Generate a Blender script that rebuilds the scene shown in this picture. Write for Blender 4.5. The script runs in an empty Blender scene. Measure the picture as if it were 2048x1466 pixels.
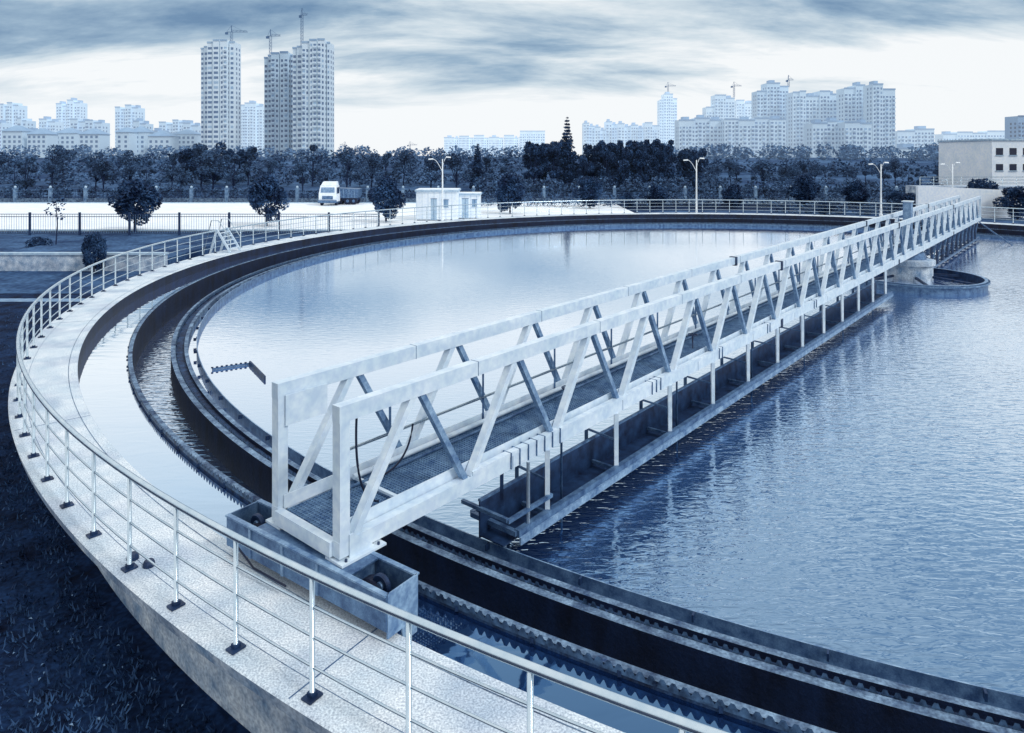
import bpy, math, random
from mathutils import Vector, Matrix, noise
random.seed(7)
scene=bpy.context.scene
F=1410.0; CH=4.85
def bx(px,d): return (px-1024.0)/F*d          # bearing -> lateral metres at distance d
def hz(py,d): return CH+(311.5-py)/F*d        # measured height in metres at distance d

# ------------------------------------------------------------------ colours
def s2l(c): 
    c/=255.0
    return c/12.92 if c<=0.04045 else ((c+0.055)/1.055)**2.4
STOPS=[(0,(3,12,34)),(0.2,(20,45,84)),(0.4,(64,99,142)),(0.6,(124,157,189)),(0.8,(187,208,223)),(1.0,(246,250,252))]
def duo(t):
    t=max(0,min(1,t))
    for (a,ca),(b,cb) in zip(STOPS,STOPS[1:]):
        if t<=b:
            k=(t-a)/(b-a); return tuple(s2l(ca[i]+(cb[i]-ca[i])*k) for i in range(3))+(1.0,)
    return duo(1)
def newmat(name):
    m=bpy.data.materials.new(name); m.use_nodes=True
    nt=m.node_tree; b=nt.nodes['Principled BSDF']; return m,nt,b
def mat(name,t,rough=0.7,metal=0.0,var=0.06,scale=3.0,bump=0.0,bscale=None,detail=4,spec=0.4,haze=0.0,stretch=None,fine=0.0,fscale=60,stain=0.0):
    m,nt,b=newmat(name); N=nt.nodes.new; L=nt.links.new
    tc=N('ShaderNodeTexCoord'); mp=N('ShaderNodeMapping'); L(tc.outputs['Object'],mp.inputs[0])
    if stretch: mp.inputs['Scale'].default_value=stretch
    no=N('ShaderNodeTexNoise'); no.inputs['Scale'].default_value=scale; no.inputs['Detail'].default_value=detail; no.inputs['Roughness'].default_value=0.6
    L(mp.outputs[0],no.inputs['Vector'])
    cr=N('ShaderNodeValToRGB'); e=cr.color_ramp.elements
    e[0].position=0.3; e[0].color=duo(t-var); e[1].position=0.7; e[1].color=duo(t+var)
    L(no.outputs[0],cr.inputs[0]); col=cr.outputs[0]
    def mul(col,sc_,dt,p0,p1,lo,hi):
        n2=N('ShaderNodeTexNoise'); n2.inputs['Scale'].default_value=sc_; n2.inputs['Detail'].default_value=dt
        L(tc.outputs['Object'],n2.inputs['Vector'])
        c2=N('ShaderNodeValToRGB'); c2.color_ramp.elements[0].position=p0; c2.color_ramp.elements[1].position=p1
        c2.color_ramp.elements[0].color=(lo*.93,lo*.97,min(1,lo*1.05),1); c2.color_ramp.elements[1].color=(hi,hi,hi,1)
        L(n2.outputs[0],c2.inputs[0])
        mx=N('ShaderNodeMix'); mx.data_type='RGBA'; mx.blend_type='MULTIPLY'; mx.inputs[0].default_value=1
        L(col,mx.inputs[6]); L(c2.outputs[0],mx.inputs[7]); return mx.outputs[2]
    if fine>0: col=mul(col,fscale,2,.35,.65,1-fine,1+fine*.3)
    if stain>0: col=mul(col,.9,5,.36,.52,1-stain,1)
    L(col,b.inputs['Base Color'])
    b.inputs['Roughness'].default_value=rough; b.inputs['Metallic'].default_value=metal
    b.inputs['Specular IOR Level'].default_value=spec
    if bump>0:
        bn=N('ShaderNodeTexNoise'); bn.inputs['Scale'].default_value=bscale or scale*5; bn.inputs['Detail'].default_value=3
        L(tc.outputs['Object'],bn.inputs['Vector'])
        bp=N('ShaderNodeBump'); bp.inputs['Strength'].default_value=bump; bp.inputs['Distance'].default_value=0.02
        L(bn.outputs[0],bp.inputs['Height']); L(bp.outputs[0],b.inputs['Normal'])
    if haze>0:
        b.inputs['Emission Color'].default_value=duo(0.88); b.inputs['Emission Strength'].default_value=haze  # faint emission stands in for aerial haze on distant walls
    return m

M={}
M['walk']=mat('pebbled_concrete',0.91,0.85,var=0.07,scale=1.6,bump=0.35,bscale=60,fine=0.36,fscale=48,stain=.2)
M['conc']=mat('stained_concrete',0.76,0.85,var=0.18,scale=2.5,bump=0.3,bscale=20,fine=0.3,fscale=22,stain=.35)
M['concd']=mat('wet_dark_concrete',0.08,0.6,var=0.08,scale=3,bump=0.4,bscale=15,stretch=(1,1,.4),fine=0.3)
M['concm']=mat('channel_concrete',0.46,0.8,var=0.2,scale=4,bump=0.4,bscale=22,fine=0.4,fscale=26,stain=.4)
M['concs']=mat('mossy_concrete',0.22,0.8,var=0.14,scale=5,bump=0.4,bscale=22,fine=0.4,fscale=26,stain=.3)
M['paint']=mat('bridge_paint',0.87,0.38,var=0.05,scale=2.2,bump=0.05,bscale=30,fine=0.10,fscale=9)
M['paintd']=mat('weathered_shaded_paint',0.55,0.5,var=0.12,scale=5,fine=0.15,fscale=20)  # weathered parts, plus painted-in shade on alternate truss diagonals
M['steel']=mat('stainless_rail',0.84,0.24,metal=0.9,var=0.05,scale=6)
M['dsteel']=mat('dark_steel',0.18,0.5,metal=0.2,var=0.1,scale=5)
M['gsteel']=mat('galvanised_plate',0.44,0.45,metal=0.3,var=0.12,scale=6,fine=0.2)
M['weir']=mat('weir_plate',0.30,0.5,metal=0.2,var=0.2,scale=9)
M['rubber']=mat('rubber',0.06,0.6,var=0.04)
M['grate']=mat('deck_grating',0.5,0.5,metal=0.2,var=0.1,scale=8)
M['soil']=mat('ground',0.13,0.98,var=0.12,scale=1.6,bump=1.0,bscale=9,detail=8,fine=0.5,fscale=14,spec=.1)
M['lawn']=mat('lawn',0.33,0.95,var=0.12,scale=0.35,bump=0.6,bscale=3,detail=8,fine=0.4,fscale=4,spec=.1)
M['bank']=mat('bank_grass',0.34,0.95,var=0.13,scale=0.08,detail=8,fine=0.35,fscale=0.8,spec=.1)
M['road']=mat('road_concrete',1.0,0.7,var=0.03,scale=0.15,detail=6,fine=0.05,fscale=1.5)
M['kerb']=mat('kerb_stone',0.72,0.8,var=0.08)
M['pillar']=mat('pillar_stone',0.54,0.8,var=0.1)
M['white']=mat('white_wall',0.96,0.7,var=0.04,scale=.5,fine=0.05,fscale=4)
M['bark']=mat('bark',0.14,0.9,var=0.06,scale=6)
M['glass']=mat('window_glass',0.1,0.1,var=0.03)
M['lglass']=mat('pale_window',0.6,0.3,var=0.05)
M['iron']=mat('iron_fence',0.2,0.5,var=0.05)
M['lampw']=mat('lamp_paint',0.95,0.4,var=0.03)
def leafmat(name,t0,t1,haze=0):
    m,nt,b=newmat(name); N=nt.nodes.new; L=nt.links.new
    g=N('ShaderNodeNewGeometry'); no=N('ShaderNodeTexNoise'); no.inputs['Scale'].default_value=0.7; no.inputs['Detail'].default_value=1
    L(g.outputs['Position'],no.inputs['Vector'])
    ad=N('ShaderNodeMath'); ad.operation='ADD'; mu=N('ShaderNodeMath'); mu.operation='MULTIPLY'; mu.inputs[1].default_value=0.35
    L(g.outputs['Random Per Island'],mu.inputs[0]); L(mu.outputs[0],ad.inputs[0]); L(no.outputs[0],ad.inputs[1])
    cr=N('ShaderNodeValToRGB'); e=cr.color_ramp.elements; e[0].position=.45; e[1].position=.95; e[0].color=duo(t0); e[1].color=duo(t1)
    L(ad.outputs[0],cr.inputs[0]); L(cr.outputs[0],b.inputs['Base Color']); b.inputs['Roughness'].default_value=.75; b.inputs['Specular IOR Level'].default_value=.2
    if haze: b.inputs['Emission Color'].default_value=duo(0.7); b.inputs['Emission Strength'].default_value=haze  # leaves glow slightly, painting distance haze into the foliage
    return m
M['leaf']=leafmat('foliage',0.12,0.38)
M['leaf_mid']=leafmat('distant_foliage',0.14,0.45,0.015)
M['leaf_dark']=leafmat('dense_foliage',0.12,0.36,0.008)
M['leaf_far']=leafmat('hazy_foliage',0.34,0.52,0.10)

# ------------------------------------------------------------------ mesh builder
class MB:
    def __init__(s): s.v=[];s.f=[];s.m=[];s.sm=[];s.mats=[]
    def mi(s,k):
        if k not in s.mats: s.mats.append(k)
        return s.mats.index(k)
    def face(s,idx,k,smooth=False): s.f.append(idx); s.m.append(s.mi(k)); s.sm.append(smooth)
    def poly(s,pts,k):
        b=len(s.v); s.v+= [tuple(p) for p in pts]; s.face(tuple(range(b,b+len(pts))),k)
    def hexa(s,c,k):
        b=len(s.v); s.v+=[tuple(p) for p in c]
        for q in ((0,3,2,1),(4,5,6,7),(0,1,5,4),(1,2,6,5),(2,3,7,6),(3,0,4,7)): s.face(tuple(b+i for i in q),k)
    def box(s,x0,x1,y0,y1,z0,z1,k): 
        s.hexa([(x0,y0,z0),(x1,y0,z0),(x1,y1,z0),(x0,y1,z0),(x0,y0,z1),(x1,y0,z1),(x1,y1,z1),(x0,y1,z1)],k)
    def obox(s,c,ux,uy,hx,hy,z0,z1,k):
        c=Vector(c[:2]); ux=Vector(ux); uy=Vector(uy); P=[]
        for z in (z0,z1):
            for a,b in ((-1,-1),(1,-1),(1,1),(-1,1)):
                p=c+ux*hx*a+uy*hy*b; P.append((p.x,p.y,z))
        s.hexa(P,k)
    def beam(s,p,q,w,h,k,up=(0,0,1)):
        p=Vector(p);q=Vector(q);d=(q-p).normalized();up=Vector(up)
        if abs(d.dot(up))>.99: up=Vector((1,0,0))
        sd=d.cross(up).normalized(); u=sd.cross(d).normalized(); P=[]
        for o in (p,q):
            for a,b in ((-1,-1),(1,-1),(1,1),(-1,1)): P.append(o+sd*(w/2*a)+u*(h/2*b))
        s.hexa(P,k)
    def tube(s,pts,r,k,n=8,closed=False,radii=None,caps=True):
        pts=[Vector(p) for p in pts]; m=len(pts); b=len(s.v); prev=None
        for i,p in enumerate(pts):
            if closed: d=pts[(i+1)%m]-pts[i-1]
            else: d=pts[min(i+1,m-1)]-pts[max(i-1,0)]
            d.normalize()
            ref=Vector((0,0,1)) if abs(d.z)<.95 else Vector((1,0,0))
            sd=d.cross(ref).normalized(); u=sd.cross(d); rr=radii[i] if radii else r
            for j in range(n):
                a=2*math.pi*j/n; s.v.append(tuple(p+sd*math.cos(a)*rr+u*math.sin(a)*rr))
        for i in range(m if closed else m-1):
            for j in range(n):
                i2=(i+1)%m
                s.face((b+i*n+j,b+i*n+(j+1)%n,b+i2*n+(j+1)%n,b+i2*n+j),k,True)
        if not closed and caps:
            s.face(tuple(b+j for j in range(n)),k); s.face(tuple(b+(m-1)*n+j for j in range(n)),k)
    def lathe(s,c,prof,k,n=48,a0=0,a1=2*math.pi,smooth=True,closed_prof=False):
        full=abs(a1-a0-2*math.pi)<1e-6; b=len(s.v); m=len(prof); cols=n if full else n+1
        for i in range(cols):
            a=a0+(a1-a0)*i/n
            for (r,z) in prof: s.v.append((c[0]+r*math.cos(a),c[1]+r*math.sin(a),z))
        segs=list(range(m if closed_prof else m-1))
        for i in range(n):
            i2=(i+1)%cols
            for j in segs:
                j2=(j+1)%m; kk=k[j] if isinstance(k,(list,tuple)) else k
                s.face((b+i*m+j,b+i2*m+j,b+i2*m+j2,b+i*m+j2),kk,smooth)
    def obj(s,name,parent=None,loc=None,auto=True):
        me=bpy.data.meshes.new(name); me.from_pydata(s.v,[],s.f)
        for k in s.mats: me.materials.append(M[k])
        me.polygons.foreach_set('material_index',s.m); me.polygons.foreach_set('use_smooth',s.sm); me.update()
        o=bpy.data.objects.new(name,me); scene.collection.objects.link(o)
        if parent: o.parent=parent
        if loc: o.location=loc
        return o
def empty(name,loc=(0,0,0)):
    o=bpy.data.objects.new(name,None); o.location=loc; scene.collection.objects.link(o); return o
def fixn(o):
    import bmesh
    bm=bmesh.new(); bm.from_mesh(o.data); bmesh.ops.recalc_face_normals(bm,faces=bm.faces); bm.to_mesh(o.data); bm.free()

# ------------------------------------------------------------------ camera
cam=bpy.data.cameras.new('camera'); co=bpy.data.objects.new('camera',cam); scene.collection.objects.link(co)
co.location=(0,0,CH); co.rotation_euler=(math.radians(90),0,0)
cam.sensor_width=36; cam.lens=36*F/2048; cam.shift_y=-(733-311.5)/2048; cam.clip_end=6000; cam.clip_start=.05
scene.camera=co

# ------------------------------------------------------------------ sky + sun
w=bpy.data.worlds.new('World'); scene.world=w; w.use_nodes=True; nt=w.node_tree; N=nt.nodes.new; L=nt.links.new
bg=nt.nodes['Background']; bg.inputs[1].default_value=1.0
SUN_EL=math.radians(42); SUN_AZ=math.radians(125)   # clockwise from +Y
tc=N('ShaderNodeTexCoord'); sp=N('ShaderNodeSeparateXYZ'); L(tc.outputs['Generated'],sp.inputs[0])
def mth(op,a,b=None,c=None):
    n=N('ShaderNodeMath'); n.operation=op
    for i,x in enumerate((a,b,c)):
        if x is None: continue
        if isinstance(x,(int,float)): n.inputs[i].default_value=x
        else: L(x,n.inputs[i])
    return n.outputs[0]
def smooth(x,a,b,o0=0,o1=1):
    n=N('ShaderNodeMapRange'); n.interpolation_type='SMOOTHSTEP'; L(x,n.inputs[0]); n.inputs[1].default_value=a; n.inputs[2].default_value=b; n.inputs[3].default_value=o0; n.inputs[4].default_value=o1; return n.outputs[0]
zc=mth('MAXIMUM',sp.outputs[2],0.0); den=mth('ADD',zc,0.22)
X=mth('DIVIDE',sp.outputs[0],den); Y=mth('DIVIDE',sp.outputs[1],den)
cb=N('ShaderNodeCombineXYZ'); L(X,cb.inputs[0]); L(Y,cb.inputs[1])
mp=N('ShaderNodeMapping'); L(cb.outputs[0],mp.inputs[0]); mp.inputs['Rotation'].default_value=(0,0,math.radians(-24)); mp.inputs['Scale'].default_value=(0.95,2.0,1); mp.inputs['Location'].default_value=(6.1,1.1,0)
n1=N('ShaderNodeTexNoise'); n1.inputs['Scale'].default_value=1.0; n1.inputs['Detail'].default_value=7; n1.inputs['Roughness'].default_value=.60; n1.inputs['Distortion'].default_value=.25
L(mp.outputs[0],n1.inputs['Vector'])
el=sp.outputs[2]
left=smooth(sp.outputs[0],0.5,0.0)
cl=mth('MULTIPLY',mth('SUBTRACT',n1.outputs[0],0.48),2.0)
base=smooth(el,0.04,0.20,1.06,0.71)
hi_l=mth('MULTIPLY',smooth(el,0.19,0.27),mth('MULTIPLY',left,0.40))
hi_r=mth('MULTIPLY',smooth(el,0.42,0.75),0.32)
amp=smooth(el,0.02,0.13,0.10,1.0)
t=mth('ADD',mth('ADD',base,mth('MULTIPLY',cl,mth('MULTIPLY',amp,0.85))),mth('ADD',hi_l,hi_r))
far_l=smooth(sp.outputs[0],0.15,-0.25)
dk=mth('MULTIPLY',mth('MULTIPLY',far_l,amp),smooth(el,0.25,0.19))
t=mth('SUBTRACT',t,mth('MULTIPLY',dk,0.11))
cr=N('ShaderNodeValToRGB'); L(t,cr.inputs[0]); el_=cr.color_ramp.elements
el_[0].position=0.2; el_[0].color=duo(0.44); el_[1].position=1.0; el_[1].color=(.95,.98,1.0,1)
for p,tt in ((.45,.56),(.62,.70),(.8,.87)):
    e=el_.new(p); e.color=duo(tt)
sky=N('ShaderNodeTexSky'); sky.sky_type='NISHITA'; sky.sun_disc=False; sky.sun_elevation=SUN_EL; sky.sun_rotation=SUN_AZ
bw=N('ShaderNodeRGBToBW'); L(sky.outputs[0],bw.inputs[0])
cc_=N('ShaderNodeCombineXYZ')
for i,k_ in enumerate((.078,.088,.095)): L(mth('MULTIPLY',bw.outputs[0],k_),cc_.inputs[i])
mx=N('ShaderNodeMix'); mx.data_type='RGBA'; mx.inputs[0].default_value=0.05; L(cr.outputs[0],mx.inputs[6]); L(cc_.outputs[0],mx.inputs[7])
L(mx.outputs[2],bg.inputs[0])
w.cycles.sampling_method='MANUAL'; w.cycles.sample_map_resolution=256
sl=bpy.data.lights.new('sun','SUN'); so=bpy.data.objects.new('sun',sl); scene.collection.objects.link(so)
sl.energy=1.5; sl.angle=math.radians(12); sl.color=(1,.99,.97)
d=Vector((math.sin(SUN_AZ)*math.cos(SUN_EL),math.cos(SUN_AZ)*math.cos(SUN_EL),math.sin(SUN_EL)))
so.rotation_euler=d.to_track_quat('Z','Y').to_euler(); so.location=d*60
scene.view_settings.view_transform='Standard'; scene.view_settings.look='None'; scene.view_settings.exposure=0

# ------------------------------------------------------------------ ground
GZ=-1.7
def gh(y,x=0):
    k=max(0,min(1,(y-112)/110)); k=k*k*(3-2*k)
    return GZ+5.3*k
mb=MB(); xs=[-2500,-900,-400]+list(range(-200,401,12))+[700,1400,3000]; ys=[-60,-20,0,12,24,36,60,100]+list(range(108,240,6))+[300,500,1000,4500]
for y in ys:
    for x in xs: 
        jit=0.5*noise.noise(Vector((x*.05,y*.05,0))) if 112<y<400 and -300<x<500 else 0
        mb.v.append((x,y,gh(y)+jit))
nx=len(xs)
for j in range(len(ys)-1):
    for i in range(nx-1):
        mb.face((j*nx+i,j*nx+i+1,(j+1)*nx+i+1,(j+1)*nx+i),'bank' if ys[j]>=100 else 'soil',True)
mb.obj('ground')
mb=MB(); mb.poly([(-90,33.5,GZ+.006),(-5,33.5,GZ+.006),(-5,60,GZ+.006),(-90,60,GZ+.006)],'lawn'); mb.obj('lawn')
mb=MB(); mb.poly([(-90,31.6,GZ+.012),(-12,31.6,GZ+.012),(-12,32.3,GZ+.012),(-90,32.3,GZ+.012)],'pillar'); mb.obj('garden_path')
mb=MB(); mb.poly([(-140,61.5,GZ+.02),(14,61.5,GZ+.02),(14,97,GZ+.02),(-140,97,GZ+.02)],'road'); mb.obj('road')
mb=MB(); mb.poly([(14.5,66,GZ+.02),(140,66,GZ+.02),(140,84,GZ+.02),(14.5,84,GZ+.02)],'lawn'); mb.obj('verge')
mb=MB(); mb.box(-140,14,61.2,61.5,GZ-.1,GZ+.14,'kerb'); mb.box(-140,140,97,97.3,GZ-.1,GZ+.14,'kerb'); mb.obj('road_kerb')

# ------------------------------------------------------------------ clarifier tank
C=(14.0,30.8); R1=28.09; RR=29.14; R2=27.03; R3=26.02; R4=25.36
WL=-0.75
tank=empty('clarifier_tank')
def ringobj(name,prof,mats,n=512,closed=True):
    mb=MB(); mb.lathe(C,prof,mats,n=n,closed_prof=closed,smooth=False); o=mb.obj(name,tank); fixn(o); return o
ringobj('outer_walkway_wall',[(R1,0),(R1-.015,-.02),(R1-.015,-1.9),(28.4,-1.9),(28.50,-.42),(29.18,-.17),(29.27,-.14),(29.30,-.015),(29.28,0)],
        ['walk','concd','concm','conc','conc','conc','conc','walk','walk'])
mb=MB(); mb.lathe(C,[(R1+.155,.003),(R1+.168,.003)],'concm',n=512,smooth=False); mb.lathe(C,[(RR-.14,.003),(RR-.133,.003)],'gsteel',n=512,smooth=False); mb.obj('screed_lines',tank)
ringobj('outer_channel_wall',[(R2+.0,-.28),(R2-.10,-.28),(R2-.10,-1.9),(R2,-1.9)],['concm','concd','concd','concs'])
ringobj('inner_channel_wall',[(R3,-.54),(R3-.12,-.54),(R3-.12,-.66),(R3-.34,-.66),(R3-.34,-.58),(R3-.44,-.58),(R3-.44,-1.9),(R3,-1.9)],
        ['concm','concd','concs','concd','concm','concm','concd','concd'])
ringobj('scum_baffle',[(R4,-.56),(R4-.02,-.56),(R4-.02,-1.1),(R4,-1.1)],['paintd','gsteel','dsteel','gsteel'])
mb=MB()
for i in range(20):
    a=2*math.pi*i/20+.05; c,s_=math.cos(a),math.sin(a)
    mb.obox((C[0]+28.68*c,C[1]+28.68*s_),(c,s_),(-s_,c),.58,.007,-.01,.003,'gsteel')
mb.obj('expansion_joints',tank)
def weir(name,R,z0,z1,sp_,k):
    mb=MB(); n=int(2*math.pi*R/sp_)
    for i in range(n):
        a0=2*math.pi*i/n; da=2*math.pi/n
        def P(f,z): a=a0+da*f; return (C[0]+R*math.cos(a),C[1]+R*math.sin(a),z)
        mb.poly([P(0,z0),P(1,z0),P(1,z0+(z1-z0)*.35),P(.66,z1),P(.34,z1),P(0,z0+(z1-z0)*.35)],k)
        if i%9==0:
            c=P(.5,0); mb.box(c[0]-.02,c[0]+.02,c[1]-.02,c[1]+.02,z0-.02,z0+.03,'dsteel')
    mb.obj(name,tank)
weir('outer_weir_teeth',R2+.012,-.33,-.235,.11,'weir')
weir('inner_weir_teeth',R3-.13,-.62,-.48,.11,'weir')
mb=MB()
for i in range(110):
    a=2*math.pi*i/110; c,s_=math.cos(a),math.sin(a)
    mb.obox((C[0]+(R4+.05)*c,C[1]+(R4+.05)*s_),(c,s_),(-s_,c),.04,.012,-.64,-.555,'dsteel')
mb.obj('baffle_brackets',tank)

# ------------------------------------------------------------------ water
def watermat(name,deep,strength,ramp,calm=True,rough=.04,scale=3.2,cd=.13):
    m=bpy.data.materials.new(name); m.use_nodes=True; nt=m.node_tree; nt.nodes.clear(); N=nt.nodes.new; L=nt.links.new
    out=N('ShaderNodeOutputMaterial'); tc=N('ShaderNodeTexCoord')
    mp=N('ShaderNodeMapping'); L(tc.outputs['Object'],mp.inputs[0]); mp.inputs['Rotation'].default_value=(0,0,math.radians(-14)); mp.inputs['Scale'].default_value=(0.45,1.3,1)
    a=N('ShaderNodeTexNoise'); a.inputs['Scale'].default_value=scale; a.inputs['Detail'].default_value=2.0; a.inputs['Roughness'].default_value=.5; a.inputs['Distortion'].default_value=.5
    L(mp.outputs[0],a.inputs['Vector'])
    b2=N('ShaderNodeTexNoise'); b2.inputs['Scale'].default_value=0.16; b2.inputs['Detail'].default_value=2; L(tc.outputs['Object'],b2.inputs['Vector'])
    sx=N('ShaderNodeSeparateXYZ'); L(tc.outputs['Object'],sx.inputs[0])
    dd=N('ShaderNodeMath'); dd.operation='MULTIPLY_ADD'; L(sx.outputs[1],dd.inputs[0]); dd.inputs[1].default_value=-.95; L(sx.outputs[0],dd.inputs[2])
    mr=N('ShaderNodeMapRange'); mr.interpolation_type='SMOOTHSTEP'; L(dd.outputs[0],mr.inputs[0]); mr.inputs[1].default_value=-20; mr.inputs[2].default_value=-5
    mr.inputs[3].default_value=cd if calm else 1; mr.inputs[4].default_value=1.0
    m2=N('ShaderNodeMath'); m2.operation='MULTIPLY'; L(mr.outputs[0],m2.inputs[0])
    m3=N('ShaderNodeMapRange'); L(b2.outputs[0],m3.inputs[0]); m3.inputs[1].default_value=.3; m3.inputs[2].default_value=.7; m3.inputs[3].default_value=.6; m3.inputs[4].default_value=1.2
    L(m3.outputs[0],m2.inputs[1])
    m4=N('ShaderNodeMath'); m4.operation='MULTIPLY'; L(m2.outputs[0],m4.inputs[0]); L(a.outputs[0],m4.inputs[1])
    bp=N('ShaderNodeBump'); bp.inputs['Strength'].default_value=1; bp.inputs['Distance'].default_value=strength; L(m4.outputs[0],bp.inputs['Height'])
    df=N('ShaderNodeBsdfDiffuse'); df.inputs[0].default_value=duo(deep)
    gl=N('ShaderNodeBsdfGlossy'); gl.inputs['Roughness'].default_value=rough; L(bp.outputs[0],gl.inputs['Normal'])
    lw=N('ShaderNodeLayerWeight'); lw.inputs[0].default_value=.5; L(bp.outputs[0],lw.inputs['Normal'])
    # angle-dependent reflectance: weak and deep blue looking down, mirror-like at grazing
    cr=N('ShaderNodeValToRGB'); e=cr.color_ramp.elements
    e[0].position=ramp[0][0]; e[0].color=ramp[0][1]+(1,); e[1].position=ramp[-1][0]; e[1].color=ramp[-1][1]+(1,)
    for p,c in ramp[1:-1]:
        q=e.new(p); q.color=c+(1,)
    L(lw.outputs['Facing'],cr.inputs[0]); L(cr.outputs[0],gl.inputs[0])
    ms=N('ShaderNodeAddShader'); L(df.outputs[0],ms.inputs[0]); L(gl.outputs[0],ms.inputs[1]); L(ms.outputs[0],out.inputs[0])
    return m
M['water']=watermat('tank_water',0.09,0.020,[(.25,(.04,.09,.16)),(.46,(.24,.37,.51)),(.64,(.58,.71,.82)),(.78,(.93,.97,1.0))],scale=7.0)
M['water2']=watermat('channel_water',0.05,0.005,[(.2,(.015,.05,.12)),(.42,(.10,.20,.34)),(.60,(.55,.70,.84)),(.76,(.92,.97,1.0))],calm=False,scale=2.0)
M['water3']=watermat('effluent_water',0.05,0.04,[(.25,(.03,.07,.14)),(.5,(.2,.34,.5)),(.8,(.9,.95,1.0))],calm=False,scale=6,rough=.08)
mb=MB(); n=256
mb.poly([(C[0]+(R3-.4)*math.cos(2*math.pi*i/n),C[1]+(R3-.4)*math.sin(2*math.pi*i/n),WL) for i in range(n)],'water'); mb.obj('water')
mb=MB(); mb.lathe(C,[(R2-.05,-.37),(R1+.0,-.37)],'water2',n=512,smooth=False); o=mb.obj('channel_water')
mb=MB(); mb.lathe(C,[(R3-.05,-1.15),(R2-.05,-1.15)],'water3',n=512,smooth=False); mb.obj('effluent_water')
for nm in ('channel_water','effluent_water'):
    me=bpy.data.objects[nm].data
    if me.polygons[0].normal.z<0: me.flip_normals()

# ------------------------------------------------------------------ walkway railing
rail=empty('walkway_railing')
def arc(R,z,n=360): return [(C[0]+R*math.cos(2*math.pi*i/n),C[1]+R*math.sin(2*math.pi*i/n),z) for i in range(n)]
mb=MB(); mb.tube(arc(RR,1.1),.036,'steel',n=10,closed=True); mb.obj('top_rail',rail)
mb=MB()
for z in (.82,.55,.28): mb.tube(arc(RR,z),.013,'steel',n=6,closed=True)
mb.obj('mid_rails',rail)
mb=MB(); a_ref=math.atan2(6.31-C[1],-1.786-C[0]); npost=164
for i in range(npost):
    a=a_ref+2*math.pi*i/npost; c,s_=math.cos(a),math.sin(a); x,y=C[0]+RR*c,C[1]+RR*s_
    mb.tube([(x,y,0),(x,y,1.09)],.025,'steel',n=8)
    mb.obox((x,y),(c,s_),(-s_,c),.075,.06,0.005,.022,'dsteel')
    mb.obox((x,y),(c,s_),(-s_,c),.035,.03,.02,.06,'dsteel')
mb.obj('posts',rail)
def stile(px,py):
    dd=F*CH/(py-311.5); x,y=bx(px,dd),dd
    v=Vector((x-C[0],y-C[1])).normalized(); t=Vector((-v.y,v.x)); mb=MB(); base=Vector(C)+v*RR
    for s_ in (-.45,.45):
        p=base+t*s_
        i_=p-v*.75; o_=p+v*.85
        mb.beam((i_.x,i_.y,.01),(p.x,p.y,1.15),.06,.1,'paint'); mb.beam((o_.x,o_.y,GZ),(p.x,p.y,1.15),.06,.1,'paint')
        mb.tube([(i_.x,i_.y,.7),(p.x-v.x*.1,p.y-v.y*.1,1.6),(p.x+v.x*.3,p.y+v.y*.3,1.6),(o_.x,o_.y,-.6)],.025,'steel')
        mb.tube([(i_.x,i_.y,0),(i_.x,i_.y,.7)],.025,'steel')
    for k in range(1,6):
        f=k/6; c=base-v*.75*(1-f); mb.beam((c.x-t.x*.42,c.y-t.y*.42,1.15*f),(c.x+t.x*.42,c.y+t.y*.42,1.15*f),.16,.03,'paint')
    mb.obj('stile_steps')
stile(455,503)
mb=MB()
for px,py in ((266,1118),(298,1132)):
    dd=F*CH/(py-311.5); c=(bx(px,dd),dd); mb.lathe(c,[(.0,.07),(.05,.07),(.065,.04),(.07,.004)],'dsteel',n=9,smooth=False)
mb.obj('stone')

# ------------------------------------------------------------------ rotating bridge
bridge=empty('scraper_bridge')
D=Vector((.838,1)).normalized(); S=Vector((D.y,-D.x))   # S points to the right-hand (near) side
ON=Vector((-1.84,7.6)); W=1.19; OF=ON-S*W
ZB=.55; ZT=2.17; LEN=(47.2-7.6)/D.y
def pn(s,z,off=0): p=ON+D*s+S*off; return Vector((p.x,p.y,z))
def pf(s,z,off=0): p=OF+D*s+S*off; return Vector((p.x,p.y,z))
pitch=1.43/D.y
for nm,P_,sg in (('right_truss',pn,1),('left_truss',pf,-1)):
    mb=MB(); cw=.13
    mb.beam(P_(-.07,ZT-.09),P_(LEN,ZT-.09),cw,.18,'paint')
    mb.beam(P_(-.07,ZB+.08),P_(LEN,ZB+.08),cw,.17,'paint')
    mb.beam(P_(0,ZB+.165),P_(0,ZT-.18),.13,.13,'paint',up=(D.x,D.y,0))
    mb.beam(P_(LEN-.1,ZB+.165),P_(LEN-.1,ZT-.18),.12,.12,'paint',up=(D.x,D.y,0))
    s=.14; zb,zt=ZB+.15,ZT-.16
    while s+pitch<LEN:
        mid=s+pitch/2
        mb.beam(P_(s,zb),P_(mid-.07,zt),.11,.085,'paint',up=(D.x,D.y,0))
        mb.beam(P_(mid+.07,zt),P_(s+pitch-.1,zb),.08,.075,'paintd',up=(D.x,D.y,0))  # down-facing diagonals take the darker paint, their shade put into the colour
        s+=pitch
    for sc_ in (13.4,26.8,40.2):
        mb.beam(P_(sc_-.05,ZT-.1),P_(sc_+.05,ZT-.1),.18,.23,'dsteel')
        mb.beam(P_(sc_-.05,ZB+.07),P_(sc_+.05,ZB+.07),.18,.21,'dsteel')
    s=2.1
    while s<LEN:
        mb.beam(P_(s,ZT-.09),P_(s+.010,ZT-.09),cw+.005,.185,'gsteel'); mb.beam(P_(s+.7,ZB+.08),P_(s+.710,ZB+.08),cw+.005,.175,'gsteel'); s+=2.9
    mb.obj(nm,bridge)
mb=MB(); zg=ZB+.11; a=.09; bb=W-.09
nb=22
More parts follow.
